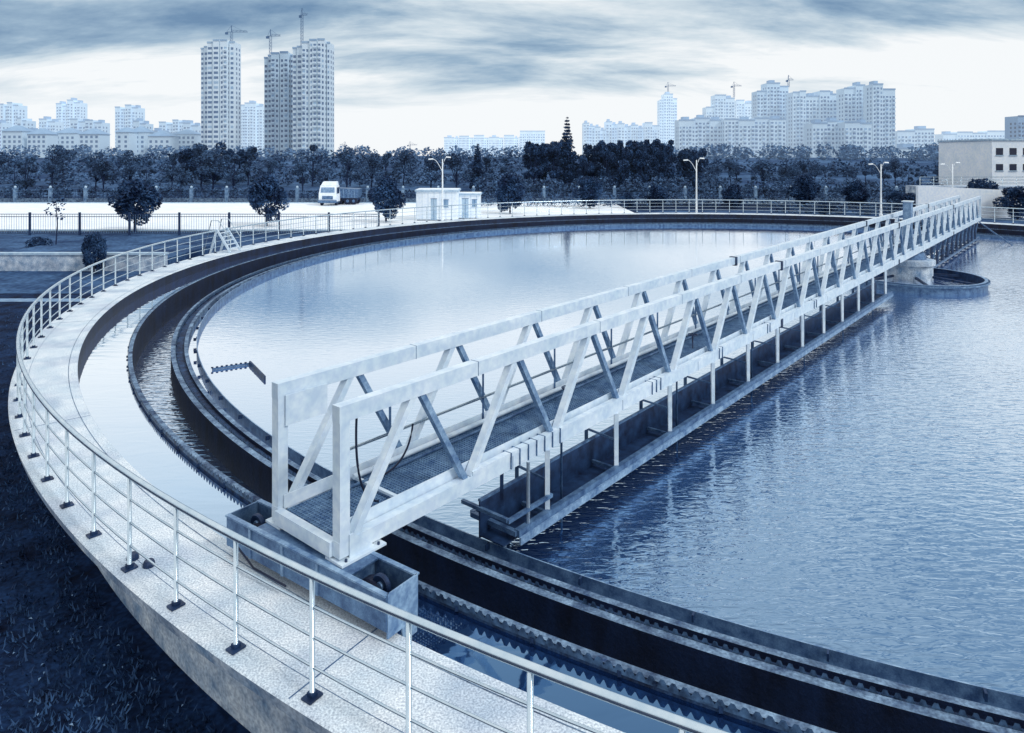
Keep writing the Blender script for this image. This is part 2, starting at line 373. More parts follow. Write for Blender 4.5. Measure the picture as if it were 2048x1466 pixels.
for i in range(nb):
    o=a+(bb-a)*i/(nb-1); p=pf(0,zg,o); q=pf(LEN,zg,o); mb.beam(p,q,.006,.03,'grate')
s=0
while s<LEN:
    mb.beam(pf(s,zg,a),pf(s,zg,bb),.008,.022,'grate'); s+=.05 if s<22 else .1
s=.4
while s<LEN:
    mb.beam(pf(s,ZB+.05,.07),pf(s,ZB+.05,W-.07),.06,.08,'paintd'); s+=pitch/2
mb.obj('deck_grating',bridge)
mb=MB()
mb.beam(pf(0,ZB+.22,.085),pf(LEN,ZB+.22,.085),.012,.16,'paint'); mb.beam(pf(0,ZB+.22,W-.085),pf(LEN,ZB+.22,W-.085),.012,.16,'paint')
mb.beam(pf(-.06,ZB+.07,.06),pf(-.06,ZB+.07,W-.06),.10,.16,'paint')
mb.obj('kick_plates',bridge)
mb=MB()
for z in (ZB+.55,ZB+.95): mb.tube([pf(.9,z,.10),pf(LEN,z,.10)],.021,'steel')
mb.tube([pf(.9,ZB+.24,.22),pf(LEN-1,ZB+.24,.22)],.035,'paint'); mb.tube([pf(.5,ZB+.19,.33),pf(LEN-1,ZB+.19,.33)],.02,'gsteel')
s=1.6
while s<LEN:
    mb.beam(pf(s,ZB+.14,.10),pf(s,ZB+.97,.10),.03,.03,'gsteel'); s+=pitch
mb.beam(pf(1.0,ZB+.17,.1),pf(1.0,ZB+.17,1.0),.05,.03,'paint')
mb.obj('handrail_pipes',bridge)
mb=MB()
mb.beam(pn(2.0,ZB+.195,.02),pn(LEN-1,ZB+.195,.02),.10,.055,'paint')
for g0,cnt,st in ((2.75,7,.19),(6.7,3,.16),(9.6,2,.16),(12.4,2,.16),(16,2,.2)):
    for i in range(cnt):
        s=g0+i*st
        mb.beam(pn(s,ZB+.115,.01),pn(s+.010,ZB+.115,.01),.155,.225,'gsteel')
mb.obj('cable_duct',bridge)
mb=MB()
for s,o in ((5.0,.62),(9.6,.66),(13.2,.6)):
    c=pf(s,0,o); mb.tube([(c.x,c.y,ZB+.1),(c.x,c.y,ZB+.42)],.016,'dsteel')
    mb.tube([(c.x+.1*math.cos(t_),c.y+.1*math.sin(t_),ZB+.42) for t_ in [2*math.pi*i/16 for i in range(16)]],.011,'dsteel',n=6,closed=True)
    for t_ in (0,1.05,2.1): mb.beam((c.x-.1*math.cos(t_),c.y-.1*math.sin(t_),ZB+.42),(c.x+.1*math.cos(t_),c.y+.1*math.sin(t_),ZB+.42),.012,.012,'dsteel')
mb.obj('valve_handwheels',bridge)
mb=MB()
def cat(p,q,sag,n=14,out=(0,0)):
    p=Vector(p);q=Vector(q); return [p.lerp(q,i/n)+Vector((out[0],out[1],-sag))*(4*(i/n)*(1-i/n)) for i in range(n+1)]
mb.tube(cat(pn(.25,ZT-.2,-.06),pn(.75,ZB+.2,-.3),.18,out=(-.06,-.12)),.014,'rubber',n=6)
mb.tube(cat(pn(1.1,ZT-.55,-.08),pn(.6,ZB+.5,-.3),.12,out=(.1,0)),.012,'rubber',n=6)
mb.obj('hoses',bridge)
mb=MB(); mb.beam(pf(.02,ZT-.33,.085),pf(.60,ZT-.33,.085),.02,.36,'paint'); mb.obj('blank_plate',bridge)
mb=MB(); sA=3.35; zl=-.36
send=(24.9-7.6)/D.y*1.12
mb.beam(pn(sA-.5,zl,.10),pn(send,zl,.10),.09,.10,'gsteel'); mb.beam(pn(sA-.5,zl-.09,.16),pn(send,zl-.09,.16),.03,.10,'paintd')
mb.beam(pn(sA-.5,zl,-.75),pn(send,zl,-.75),.07,.08,'gsteel')
mb.beam(pn(sA-.7,-.26,-.42),pn(send,-.26,-.42),.02,.52,'dsteel'); mb.beam(pn(sA-.7,.01,-.42),pn(send,.01,-.42),.05,.03,'gsteel')
mb.beam(pn(sA-.7,-.48,-.2),pn(send,-.48,-.2),.45,.02,'dsteel')
s=sA+.25; i=0
while s<send:
    mb.beam(pn(s,zl,.06),pn(s,ZB,.06),.07,.07,'paint'); mb.beam(pn(s+.12,zl,-.62),pn(s+.12,ZB,-.62),.06,.06,'gsteel')
    mb.beam(pn(s,zl-.02,.1),pn(s,zl-.02,-.75),.05,.05,'gsteel')
    mb.beam(pn(s,.1,.06),pn(s+.1,.1,-.62),.03,.03,'gsteel')
    if i%2==0: mb.tube([pn(s+.5,ZB,-.05),pn(s+.5,WL-.1,-.05)],.018,'gsteel')
    s+=pitch*1.02; i+=1
mb.beam(pn(sA-.75,ZB,.04),pn(sA-.75,.1,.04),.03,.05,'dsteel')
mb.beam(pn(sA-.5,zl,.1),pn(sA-.5,zl,-.75),.07,.07,'gsteel')
mb.beam(pn(sA-.7,-.1,.1),pn(sA-.7,-.1,-.75),.05,.05,'gsteel'); mb.beam(pn(sA-.7,-.12,.1),pn(sA+.3,-.12,.1),.05,.05,'gsteel')
mb.beam(pn(sA-.45,zl-.02,-.1),pn(sA-.45,WL-.3,-.1),.05,.05,'dsteel')
mb.tube([pn(sA-.25,ZB,.1),pn(sA-.25,zl,.1)],.025,'paint')
mb.obj('scum_trough',bridge)
mb=MB(); s=(33.8-7.6)/D.y
while s<LEN-1.0:
    mb.beam(pn(s,ZB,0),pn(s,-.7,.0),.08,.08,'dsteel'); mb.beam(pf(s,ZB,0),pf(s,-.7,.0),.08,.08,'dsteel')
    mb.beam(pn(s,ZB,0),pf(s,-.7,0),.05,.05,'gsteel'); mb.beam(pf(s,ZB,0),pn(s,-.7,0),.05,.05,'gsteel')
    mb.beam(pn(s,-.5,0),pn(s+1.3,ZB,0),.05,.05,'gsteel'); mb.beam(pn(s,-.65,.0),pf(s,-.65,0),.06,.06,'dsteel')
    s+=1.5
mb.beam(pn((33.5-7.6)/D.y,-.55,.02),pn(LEN-.8,-.55,.02),.07,.1,'gsteel')
mb.beam(pn(LEN-1.2,ZB,.02),pn(LEN-2.6,-.9,2.2),.05,.05,'gsteel')
mb.beam(pn(LEN-1.2,ZB,.02),pn(LEN-.8,-.9,1.7),.05,.05,'gsteel')
mb.obj('scraper_frames',bridge)
T=Vector((.815,-.58)).normalized(); Q=Vector((T.y,-T.x)); Q=-Q if Q.dot(D)<0 else Q
cc=Vector((-2.22,7.95))
mb=MB()
def cp(s,q,z): p=cc+T*s+Q*q; return Vector((p.x,p.y,z))
HL=1.36
for q in (-.22,.22): mb.beam(cp(-HL,q,.31),cp(HL,q,.31),.02,.36,'gsteel')
mb.beam(cp(-HL+.55,0,.485),cp(HL-.55,0,.485),.46,.02,'gsteel')
for q in (-.22,.22): mb.beam(cp(-HL,q,.49),cp(HL,q,.49),.06,.02,'paintd')
for s in (-HL,-HL+.62,HL-.62): mb.beam(cp(s,-.215,.30),cp(s,.215,.30),.02,.38,'gsteel')
mb.beam(cp(HL,-.215,.28),cp(HL,.215,.28),.02,.44,'paintd')
mb.beam(cp(HL-.01,.0,.05),cp(HL-.01,.215,.05),.02,.3,'paintd')
mb.beam(cp(-HL,0,.16),cp(HL,0,.16),.42,.02,'dsteel')
for s in (-.9,-.3,.3): mb.beam(cp(s,-.235,.3),cp(s+.04,-.235,.3),.02,.34,'paintd')
mb.tube([cp(-HL+.3,-.3,.26),cp(-HL+.7,-.34,.14),cp(-.1,-.32,.12)],.012,'rubber',n=6)
mb.obj('end_carriage',bridge)
mb=MB()
def wheel(c,axis,r,wd,k='rubber'):
    c=Vector(c); ax=Vector((axis.x,axis.y,0)).normalized(); n=28; t1=Vector((-ax.y,ax.x,0)); up=Vector((0,0,1)); prof=[(.0,-wd/2-.01),(r*.35,-wd/2-.01),(r*.4,-wd/2+.01),(r*.9,-wd/2),(r,-wd/2+.015),(r,wd/2-.015),(r*.9,wd/2),(r*.4,wd/2-.01),(r*.35,wd/2+.01),(0,wd/2+.01)]
    b=len(mb.v)
    for i in range(n):
        a=2*math.pi*i/n
        for (rr,h) in prof: mb.v.append(tuple(c+ax*h+(t1*math.cos(a)+up*math.sin(a))*rr))
    m=len(prof)
    for i in range(n):
        for j in range(m-1): mb.face((b+i*m+j,b+((i+1)%n)*m+j,b+((i+1)%n)*m+j+1,b+i*m+j+1),'gsteel' if j in(0,1,7,8) else k,False)
for s in (-HL+.38,HL-.42): wheel(cp(s,0,.215),Q,.205,.13)
for s in (-HL+.3,HL-.3): wheel(cp(s,0,.38),Q,.12,.06,'dsteel')
mb.obj('wheels',bridge)
mb=MB()
for P_,sg in ((pn,1),(pf,-1)):
    for o in (-.075,.075):
        mb.hexa([P_(.05,.495,o-.006),P_(.42,.495,o-.006),P_(.42,.495,o+.006),P_(.05,.495,o+.006),P_(.05,ZB+.22,o-.006),P_(.1,ZB+.22,o-.006),P_(.1,ZB+.22,o+.006),P_(.05,ZB+.22,o+.006)],'paint')
    mb.beam(P_(-.1,.51,0),P_(.5,.51,0),.3,.025,'paint')
    for s_ in (-.02,.42):
        for o in (-.11,.11): mb.tube([P_(s_,.51,o),P_(s_,.55,o)],.016,'dsteel',n=6)
mb.obj('bearing_gussets',bridge)
PC=Vector((18.2,32.3))
mb=MB(); mb.lathe(PC,[(.95,-1.9),(.95,-.1),(1.05,-.08),(1.05,.12),(.7,.16),(.6,.45),(0,.47)],['conc','conc','conc','conc','gsteel','gsteel'],n=48,smooth=False); mb.obj('centre_pier',bridge)
mb=MB(); c=PC-D*.3
mb.obox((c.x,c.y),D,S,.22,.16,ZB+.1,2.75,'paintd'); mb.obox((c.x,c.y),D,S,.27,.21,2.75,2.80,'paint')
mb.obj('control_box',bridge)
well=empty('centre_feed_well'); WO=Vector((-.5,-1.1))
mb=MB(); mb.lathe(PC+WO,[(2.8,-.40),(2.68,-.40),(2.68,-1.1),(2.8,-1.1)],['paintd','dsteel','dsteel','gsteel'],n=96,smooth=False,closed_prof=True)
mb.lathe(PC+WO,[(2.88,-.43),(2.88,-.50),(2.8,-.52)],'paintd',n=96)
o=mb.obj('well_ring',well)
mb=MB()
for i in range(6):
    a=i*math.pi/3+.3; p=PC+Vector((math.cos(a),math.sin(a)))*.9; q=PC+WO+Vector((math.cos(a),math.sin(a)))*2.7; mb.beam((p.x,p.y,-.6),(q.x,q.y,-.6),.08,.1,'dsteel')
mb.obj('well_spokes',well)
mb=MB(); z=-.72
A=[(bx(424,18.4),18.4),(bx(500,18.9),18.9),(bx(530,17.6),17.6)]
mb.beam((*A[0],z),(*A[1],z),.03,.05,'gsteel'); mb.beam((*A[1],z+.02),(*A[2],z+.02),.04,.10,'dsteel')
for i in range(9):
    p=Vector((*A[0],z)).lerp(Vector((*A[1],z)),i/8); mb.beam(p+Vector((-.02,0,.04)),p+Vector((.03,0,.04)),.04,.03,'dsteel')
mb.obj('scum_skimmer')

# ------------------------------------------------------------------ vegetation
def leafcloud(mb,clumps,n,size,k='leaf',flat=1.0,rng=random,zmin=None):
    tot=sum(c[3]**2 for c in clumps)
    for (x,y,z,r) in clumps:
        for _ in range(int(n*r*r/tot)+1):
            while True:
                u=Vector((rng.uniform(-1,1),rng.uniform(-1,1),rng.uniform(-1,1))); l=u.length
                if .15<l<1: break
            u*= (l**-.45)
            p=Vector((x,y,z))+Vector((u.x*r,u.y*r,u.z*r*flat))
            a=Vector((rng.gauss(0,1),rng.gauss(0,1),rng.gauss(0,.7))).normalized(); b_=a.cross(Vector((rng.gauss(0,1),rng.gauss(0,1),rng.gauss(0,1)))).normalized()
            s=size*rng.uniform(.6,1.3)
            mb.poly([p-a*s,p-b_*s*.5,p+a*s,p+b_*s*.5],k)
def tree_mesh(name,h,spread,trunk,n,size,k,seed,ncl=13):
    r=random.Random(seed); mb=MB()
    lean=r.uniform(-.5,.5)
    mb.tube([(0,0,-.3),(lean*.3,0,h*.2),(lean,.1,h*.5),(lean*1.2,.1,h*.8)],0,'bark',n=7,radii=[.17*h/8,.13*h/8,.09*h/8,.03])
    cl=[]; prof=r.choice((0,1,2))
    for i in range(ncl):
        a=r.uniform(0,6.28); zz=r.uniform(trunk,.9)*h; k_=(zz/h-trunk)/(1-trunk)
        env=(0.45+.55*math.sin(math.pi*min(1,k_*.9+.12))) if prof==0 else ((1.05-.7*k_) if prof==1 else (.5+.5*k_))
        rad=spread*env*r.uniform(.25,.95)
        c=(lean+rad*math.cos(a),rad*math.sin(a),zz)
        mb.tube([(lean*.6,0,h*trunk*.85),(c[0]*.5,c[1]*.5,(zz+h*trunk)/2),c],0,'bark',n=5,radii=[.06*h/8,.04*h/8,.015])
        cl.append((*c,spread*r.uniform(.18,.42)))
    leafcloud(mb,cl,n,size,k,flat=.75,rng=r)
    o=mb.obj(name); return o
def place(src,name,x,y,z,s,rz,sz=None):
    o=bpy.data.objects.new(name,src.data); scene.collection.objects.link(o); o.location=(x,y,z); o.scale=(s,s,sz or s); o.rotation_euler=(0,0,rz); return o
protos={}
def use(kind,name,x,y,z,s,rz,sz=None):
    src,fresh=protos[kind]
    if fresh: 
        protos[kind]=(src,False); src.name=name; src.location=(x,y,z); src.scale=(s,s,sz or s); src.rotation_euler=(0,0,rz)
    else: place(src,name,x,y,z,s,rz,sz)
for i in range(8): protos['t%d'%i]=(tree_mesh('tree',8,(2.9,2.3,3.3)[i%3],(.30,.22,.4)[i%3],1800,.21,'leaf_mid',i+3,ncl=(11,9,14)[i%3]),True)
for i in range(4): protos['b%d'%i]=(tree_mesh('tree',8,(3.6,2.8)[i%2],.14,3000,.26,'leaf_dark',i+30),True)
def round_mesh(seed):
    r=random.Random(seed); mb=MB(); mb.tube([(0,0,-.2),(0,0,1.6)],0,'bark',n=7,radii=[.1,.07])
    cl=[(0,0,1.9,1.2)]
    for i in range(20):
        a=r.uniform(0,6.28); el=r.uniform(-1.0,1.4); rr=1.15*r.uniform(.8,1.15)
        cl.append((rr*math.cos(a)*math.cos(el),rr*math.sin(a)*math.cos(el),1.8+rr*1.1*math.sin(el),r.uniform(.35,.7)))
    leafcloud(mb,cl,4800,.13,'leaf',rng=r); return mb.obj('round_tree')
for i in range(3): protos['r%d'%i]=(round_mesh(50+i),True)
R_=random.Random(11)
for (px,ybase,wpx,hpx) in ((270,463,104,98),(533,452,88,96),(772,445,78,88),(1020,428,72,76),(1180,412,68,60),(1313,408,48,44),(1465,408,50,46),(1610,412,66,64),(1712,402,56,52),(1962,432,76,70),(2035,440,76,64),(188,548,58,78),(1255,402,36,30),(1790,404,40,34),(1650,430,40,28),(1820,428,44,40)):
    d_=F*(CH-GZ)/(ybase-311.5)
    if ybase<446: d_=min(d_,88)
    hh=hpx*d_/F; ww=wpx*d_/F
    use('r%d'%R_.randrange(3),'round_tree',bx(px,d_),d_,GZ,ww/3.5,R_.uniform(0,6),hh/3.5)
mb=MB(); mb.tube([(0,0,0),(.1,0,1.5),(0,0,3)],0,'bark',n=6,radii=[.05,.04,.02]); leafcloud(mb,[(-.3,0,2.6,.5),(.3,0,3,.5),(0,0,3.4,.4),(.3,0,2.1,.3)],150,.11,rng=R_)
mb.obj('sapling',loc=(bx(112,52),52,GZ))
mb=MB(); leafcloud(mb,[(0,0,.35,.5),(.6,0,.3,.45),(-.5,.1,.25,.4)],900,.08,rng=R_); mb.obj('low_bush',loc=(bx(75,50),50,GZ))
for px in (-10,28,48,108,120,188,204,262,290,340,362,398,430,466,500,545,600,628,690,704,748,764,812,862,915,972,1022):
    d_=R_.uniform(114,138); hpx=R_.uniform(64,96)
    if 380<px<520: hpx+=18
    hh=hpx*d_/F; use('t%d'%R_.randrange(8),'tree',bx(px+R_.uniform(-6,6),d_),d_,gh(d_)-.2,hh/8.3*R_.uniform(.85,1.1),R_.uniform(0,6),hh/8.3)
for px in range(380,500,24):
    d_=R_.uniform(140,155); use('b%d'%R_.randrange(4),'tree',bx(px,d_),d_,gh(d_)-.3,.9,R_.uniform(0,6),(hz(274+R_.uniform(0,14),d_)-gh(d_))/8.2)
for px in range(1066,1392,19):
    top=268 if 1190<px<1340 else 276
    if px>1350: top=292
    if 1130<px<1190: top=288
    for k_ in range(2):
        d_=R_.uniform(125,150); hh=hz(top+R_.uniform(-6,16),d_)-gh(d_); use('b%d'%R_.randrange(4),'tree',bx(px+R_.uniform(-8,8),d_),d_,gh(d_)-.3,hh/8.2*R_.uniform(.6,.85),R_.uniform(0,6),hh/8.0)
for px in range(1400,2070,26):
    d_=R_.uniform(112,150); hh=hz(R_.uniform(312,332),d_)-gh(d_); use('t%d'%R_.randrange(8),'tree',bx(px+R_.uniform(-10,10),d_),d_,gh(d_)-.2,hh/8.3*R_.uniform(.9,1.2),R_.uniform(0,6),hh/8.3)
def conifer(name,px,top,d_,wd):
    r=random.Random(px); mb=MB(); h=hz(top,d_)-gh(d_); mb.tube([(0,0,-.3),(0,0,h)],0,'bark',n=6,radii=[.2,.02]); cl=[]
    k_=.12
    while k_<.98:
        rr=wd*(1-k_)**.8*.8+.1
        for j in range(5):
            a=r.uniform(0,6.28); cl.append((rr*.6*math.cos(a),rr*.6*math.sin(a),k_*h,rr*.6))
        k_+=.045
    leafcloud(mb,cl,7000,.24,'leaf_dark',flat=.5,rng=r); mb.obj(name,loc=(bx(px,d_),d_,gh(d_)))
conifer('conifer_tree',1134,232,132,2.6); conifer('conifer_tree',955,287,122,1.5)
def hedge(name,x0,x1,y,h,n,size,k='leaf_mid',dy=2,var=.5):
    r=random.Random(int(x0*7+y)); mb=MB(); cl=[]; x=x0
    while x<x1:
        hh=h*r.uniform(1-var,1+var*.4); rr=hh*.55
        cl.append((x,y+r.uniform(-dy,dy),gh(y)+hh*.5,rr)); x+=rr*.8
    leafcloud(mb,cl,n,size,k,rng=r); mb.obj(name)
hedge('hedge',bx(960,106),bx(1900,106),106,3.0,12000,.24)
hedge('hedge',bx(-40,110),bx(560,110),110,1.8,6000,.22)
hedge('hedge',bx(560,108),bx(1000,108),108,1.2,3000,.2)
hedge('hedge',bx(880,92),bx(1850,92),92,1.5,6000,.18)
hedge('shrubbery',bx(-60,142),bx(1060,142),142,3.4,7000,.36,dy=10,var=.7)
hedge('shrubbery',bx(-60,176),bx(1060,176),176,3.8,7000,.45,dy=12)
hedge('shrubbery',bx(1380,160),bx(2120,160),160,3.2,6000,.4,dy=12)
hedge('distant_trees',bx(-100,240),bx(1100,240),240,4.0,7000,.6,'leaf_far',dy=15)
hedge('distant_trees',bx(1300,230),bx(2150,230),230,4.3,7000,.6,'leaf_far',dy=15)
hedge('garden_shrubs',bx(1560,80),bx(1850,80),80,1.3,2500,.15)
mb=MB(); r=random.Random(5)
for _ in range(24000):
    d_=r.uniform(7,30) if r.random()<.5 else r.uniform(7,16); x=r.uniform(-.78*d_-1,-1.5)
    if math.hypot(x-C[0],d_-C[1])<28.6 or noise.noise(Vector((x*.7,d_*.7,3)))<-.15+r.uniform(-.3,.2): continue
    h=r.uniform(.03,.11); a=r.uniform(0,6.28); l=.016
    mb.poly([(x-l*math.cos(a),d_-l*math.sin(a),GZ),(x+l*math.cos(a),d_+l*math.sin(a),GZ),(x+r.uniform(-.06,.06),d_+r.uniform(-.06,.06),GZ+h)],'leaf')
for _ in range(170):
    d_=r.uniform(7.5,16); x=r.uniform(-.75*d_,-2.5)
    if math.hypot(x-C[0],d_-C[1])<28.6: continue
    a=r.uniform(0,6.28); s=r.uniform(.01,.035); c_,s_=math.cos(a)*s,math.sin(a)*s
    mb.poly([(x-c_,d_-s_,GZ+.02),(x+s_*.5,d_-c_*.5,GZ+.03),(x+c_,d_+s_,GZ+.02),(x-s_*.5,d_+c_*.5,GZ+.035)],'pillar')
mb.obj('grass')

# ------------------------------------------------------------------ walls, fences
mb=MB(); mb.box(bx(-60,40),bx(330,40),40,40.3,GZ-.1,GZ+.92,'conc'); mb.box(bx(-60,40),bx(330,40)+.05,39.93,40.37,GZ+.92,GZ+1.04,'kerb'); 
mb.box(bx(-60,40),bx(330,40),40.3,46,GZ-.1,GZ+.7,'lawn'); mb.obj('planter_wall')
def fence(name,x0,x1,y,h,post,step,bar,kp='iron'):
    mb=MB(); x=x0
    while x<=x1:
        mb.box(x-post/2,x+post/2,y-post/2,y+post/2,GZ,GZ+h+.15,kp); x+=step
    for z in (.15,h*.88,h): mb.box(x0,x1,y-.02,y+.02,GZ+z-.025,GZ+z+.025,'iron')
    x=x0
    while x<=x1: mb.box(x-.009,x+.009,y-.009,y+.009,GZ+.15,GZ+h,'pillar'); x+=bar
    mb.obj(name)
fence('metal_fence',bx(-40,58),bx(760,58),58,1.75,.14,4.1,.2)
def pillar_fence(x0,x1,y,step,h):
    mb=MB(); x=x0
    while x<x1:
        mb.box(x-.2,x+.2,y-.2,y+.2,GZ,GZ+h,'pillar'); mb.box(x-.26,x+.26,y-.26,y+.26,GZ+h,GZ+h+.1,'pillar')
        mb.lathe((x,y),[(.01,GZ+h+.1),(.14,GZ+h+.16),(.19,GZ+h+.3),(.13,GZ+h+.44),(0,GZ+h+.5)],'kerb',n=10); x+=step
    mb.box(x0,x1,y-.1,y+.1,GZ,GZ+.5,'concm')
    for z in (.7,1.5,h-.3): mb.box(x0,x1,y-.03,y+.03,GZ+z,GZ+z+.06,'iron')
    x=x0
    while x<x1: mb.box(x-.02,x+.02,y-.02,y+.02,GZ+.5,GZ+h-.1,'iron'); x+=.5
    mb.obj('pillar_fence')
pillar_fence(bx(-40,100),bx(1900,100),100,5.0,1.8)

def lamp(px,ytop,d_):
    h=hz(ytop,d_)-GZ; mb=MB()
    mb.tube([(0,0,0),(0,0,h*.5),(0,0,h)],0,'lampw',n=8,radii=[.11,.08,.05]); mb.lathe((0,0),[(.2,0),(.2,.25),(.12,.3),(.12,.9)],'lampw',n=10)
    for sg,ln,z0,z1 in ((-1,.95,.80,1.0),(1,.4,.88,1.03)):
        pts=[(sg*ln*t_**1.0,0,h*(z0+(z1-z0)*math.sin(t_*math.pi*.5))) for t_ in [i/8 for i in range(9)]]
        mb.tube(pts,.03,'lampw',n=6); e=pts[-1]
        b_=[(e[0]-.05*sg,-.12,e[2]-.05),(e[0]+.4*sg,-.1,e[2]-.08),(e[0]+.4*sg,.1,e[2]-.08),(e[0]-.05*sg,.12,e[2]-.05)]
        mb.hexa(b_+[(p[0],p[1]*.6,p[2]+.12) for p in b_],'lampw')
    mb.obj('street_lamp',loc=(bx(px,d_),d_,GZ))
lamp(885,318,68); lamp(1393,320,73); lamp(1762,328,76); lamp(1905,328,78)

def cabin(px0,px1,ytop,d_,dep,doors,name='portable_cabin'):
    x0,x1=bx(px0,d_),bx(px1,d_); h=hz(ytop,d_)-GZ; mb=MB(); wd=x1-x0
    mb.box(0,wd,0,dep,.12,h-.2,'white'); mb.box(-.12,wd+.12,-.15,dep+.15,h-.2,h-.06,'kerb'); mb.box(.1,wd-.1,.1,dep-.1,0,.12,'iron'); mb.box(-.05,wd+.05,-.05,dep+.05,h-.06,h,'white')
    for (t_,f0,f1,z0,z1) in doors: mb.box(wd*f0,wd*f1,-.03,.0-.003,z0,z1,'lglass' if t_=='w' else 'kerb'); mb.box(wd*f0-.05,wd*f1+.05,-.05,-.031,z0-.08,z0-.01,'kerb'); mb.box(wd*f0-.04,wd*f1+.04,-.045,-.031,z1,z1+.05,'gsteel'); mb.box(wd*(f0+f1)/2-.02,wd*(f0+f1)/2+.02,-.045,-.031,z0,z1,'gsteel')
    k_=0
    while k_<wd: mb.box(k_,k_+.03,-.012,-.002,.15,h-.25,'kerb'); k_+=.6
    mb.obj(name,loc=(x0,d_,GZ))
cabin(832,915,379,71,3.2,[('w',.62,.78,1.4,2.1),('d',.36,.5,.15,2.2)]); cabin(918,960,386,73,2.4,[('d',.15,.45,.15,2.1),('w',.62,.85,1.3,2.0)])

tr=empty('dump_truck',(bx(655,92),92,GZ)); 
mb=MB()
mb.hexa([(-1.15,0,.55),(1.15,0,.55),(1.15,2,.55),(-1.15,2,.55),(-1.15,0,1.55),(1.15,0,1.55),(1.15,2,1.55),(-1.15,2,1.55)],'white')
mb.hexa([(-1.15,0,1.551),(1.15,0,1.551),(1.15,2,1.551),(-1.15,2,1.551),(-1.02,.35,2.65),(1.02,.35,2.65),(1.05,1.9,2.65),(-1.05,1.9,2.65)],'white')
mb.hexa([(-.9,-.01,1.75),(.9,-.01,1.75),(.9,.08,1.75),(-.9,.08,1.75),(-.85,.22,2.4),(.85,.22,2.4),(.85,.3,2.4),(-.85,.3,2.4)],'paintd')
mb.box(1.16,1.19,.5,1.5,1.6,2.4,'glass'); mb.box(-1.2,1.2,-.15,.0,.4,.75,'gsteel'); mb.box(-.7,.7,-.03,-.01,.85,1.3,'gsteel')
mb.hexa([(-1.0,.5,2.66),(1.0,.5,2.66),(1.0,1.9,2.66),(-1.0,1.9,2.66),(-.9,1.2,3.1),(.9,1.2,3.1),(.9,1.9,3.15),(-.9,1.9,3.15)],'white')
for s_ in (-.9,.9): mb.box(s_-.18,s_+.18,-.04,-.011,.9,1.15,'lampw'); mb.beam((s_*1.4,.1,1.6),(s_*1.4,.1,2.2),.15,.08,'dsteel')
mb.obj('cab',tr)
mb=MB()
mb.hexa([(-.9,2.1,.9),(3.4,2.1,.9),(3.4,4.4,.9),(-.9,4.4,.9),(-1,2.0,2.3),(3.6,2.0,2.1),(3.6,4.5,2.1),(-1,4.5,2.3)],'gsteel'); mb.box(-.8,3.3,2.3,4.2,.6,.9,'iron')
for k_ in range(6): mb.box(-.7+k_*.75,-.62+k_*.75,1.94,2.03,.95,2.1,'paintd')
mb.obj('dump_bed',tr)
mb=MB()
for (x,y) in ((-.95,.9),(.95,.9)): wheel((x,y,.5),Vector((1,0)),.5,.3)
for (x,y) in ((.9,2.3),(2.1,2.3),(2.9,2.3),(.9,4.2),(2.9,4.2)): wheel((x,y,.5),Vector((0,1)),.5,.3)
mb.obj('wheels_1',tr)

# ------------------------------------------------------------------ buildings
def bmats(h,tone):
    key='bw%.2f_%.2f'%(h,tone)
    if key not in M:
        gt=tone-(.45 if h<.15 else .34)  # hazier blocks get paler glass, distance haze put into the tone
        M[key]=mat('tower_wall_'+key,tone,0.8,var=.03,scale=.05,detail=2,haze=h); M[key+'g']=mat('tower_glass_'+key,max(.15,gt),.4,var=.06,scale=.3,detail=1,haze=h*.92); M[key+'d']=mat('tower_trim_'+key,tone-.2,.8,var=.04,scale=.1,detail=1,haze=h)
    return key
def block(name,parts,d_,haze,tone,rot=0,depth=14,fl=3.0,base=None,win=2.6):
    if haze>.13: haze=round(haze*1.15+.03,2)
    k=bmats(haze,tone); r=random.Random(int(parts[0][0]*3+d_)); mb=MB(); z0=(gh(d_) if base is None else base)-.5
    xc=bx((parts[0][0]+parts[-1][1])/2,d_)
    for pi,(a,b_,yt,dy) in enumerate(parts):
        x0,x1=bx(a,d_)-xc,bx(b_,d_)-xc; h=hz(yt,d_); 
        mb.box(x0,x1,dy,depth-pi*.05,z0-pi*.01,h,k)
        mb.box(x0-.15,x1+.15,dy-.3,dy-.01,h-.5,h+.5,k+'d')
        nb=max(1,int(round((x1-x0)/win))); cw=(x1-x0)/nb; z=z0+3; odd=r.random()<.5
        nfl=int((h-1.2-z)/fl)
        for fi in range(nfl):
            zz=z+fi*fl
            for j in range(nb):
                m_=x0+cw*(j+.5); ww=cw*(.26 if (j+odd)%2 else .36)*r.uniform(.9,1.05)
                mb.poly([(m_-ww,dy-.06,zz+.7),(m_+ww,dy-.06,zz+.7),(m_+ww,dy-.06,zz+2.2),(m_-ww,dy-.06,zz+2.2)],(k+'g') if r.random()<.85 else (k+'d'))
                if (j+odd)%2==0 and nb>1: mb.box(m_-ww*1.15,m_+ww*1.15,dy-1.1,dy-.07,zz-.15,zz+.85,k)
            for sx,xx in ((-1,x0-.06),(1,x1+.06)):
                for yy in (dy+2,dy+6.5): mb.poly([(xx,yy,zz+.7),(xx,yy+1.8,zz+.7),(xx,yy+1.8,zz+2.3),(xx,yy,zz+2.3)],k+'g')
        if r.random()<.7 and x1-x0>5: mb.box(x0+(x1-x0)*.3,x0+(x1-x0)*.7,dy+3,depth*.7,h-.1,h+2.6,k+'d')
    o=mb.obj(name,loc=(xc,d_,0)); o.rotation_euler=(0,0,rot); return o
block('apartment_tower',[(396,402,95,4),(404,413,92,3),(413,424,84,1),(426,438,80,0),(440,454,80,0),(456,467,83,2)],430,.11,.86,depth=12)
block('apartment_tower',[(525,532,114,3),(534,540,110,2),(542,558,106,0),(560,576,104,0),(578,584,110,3)],420,.09,.76,depth=12)
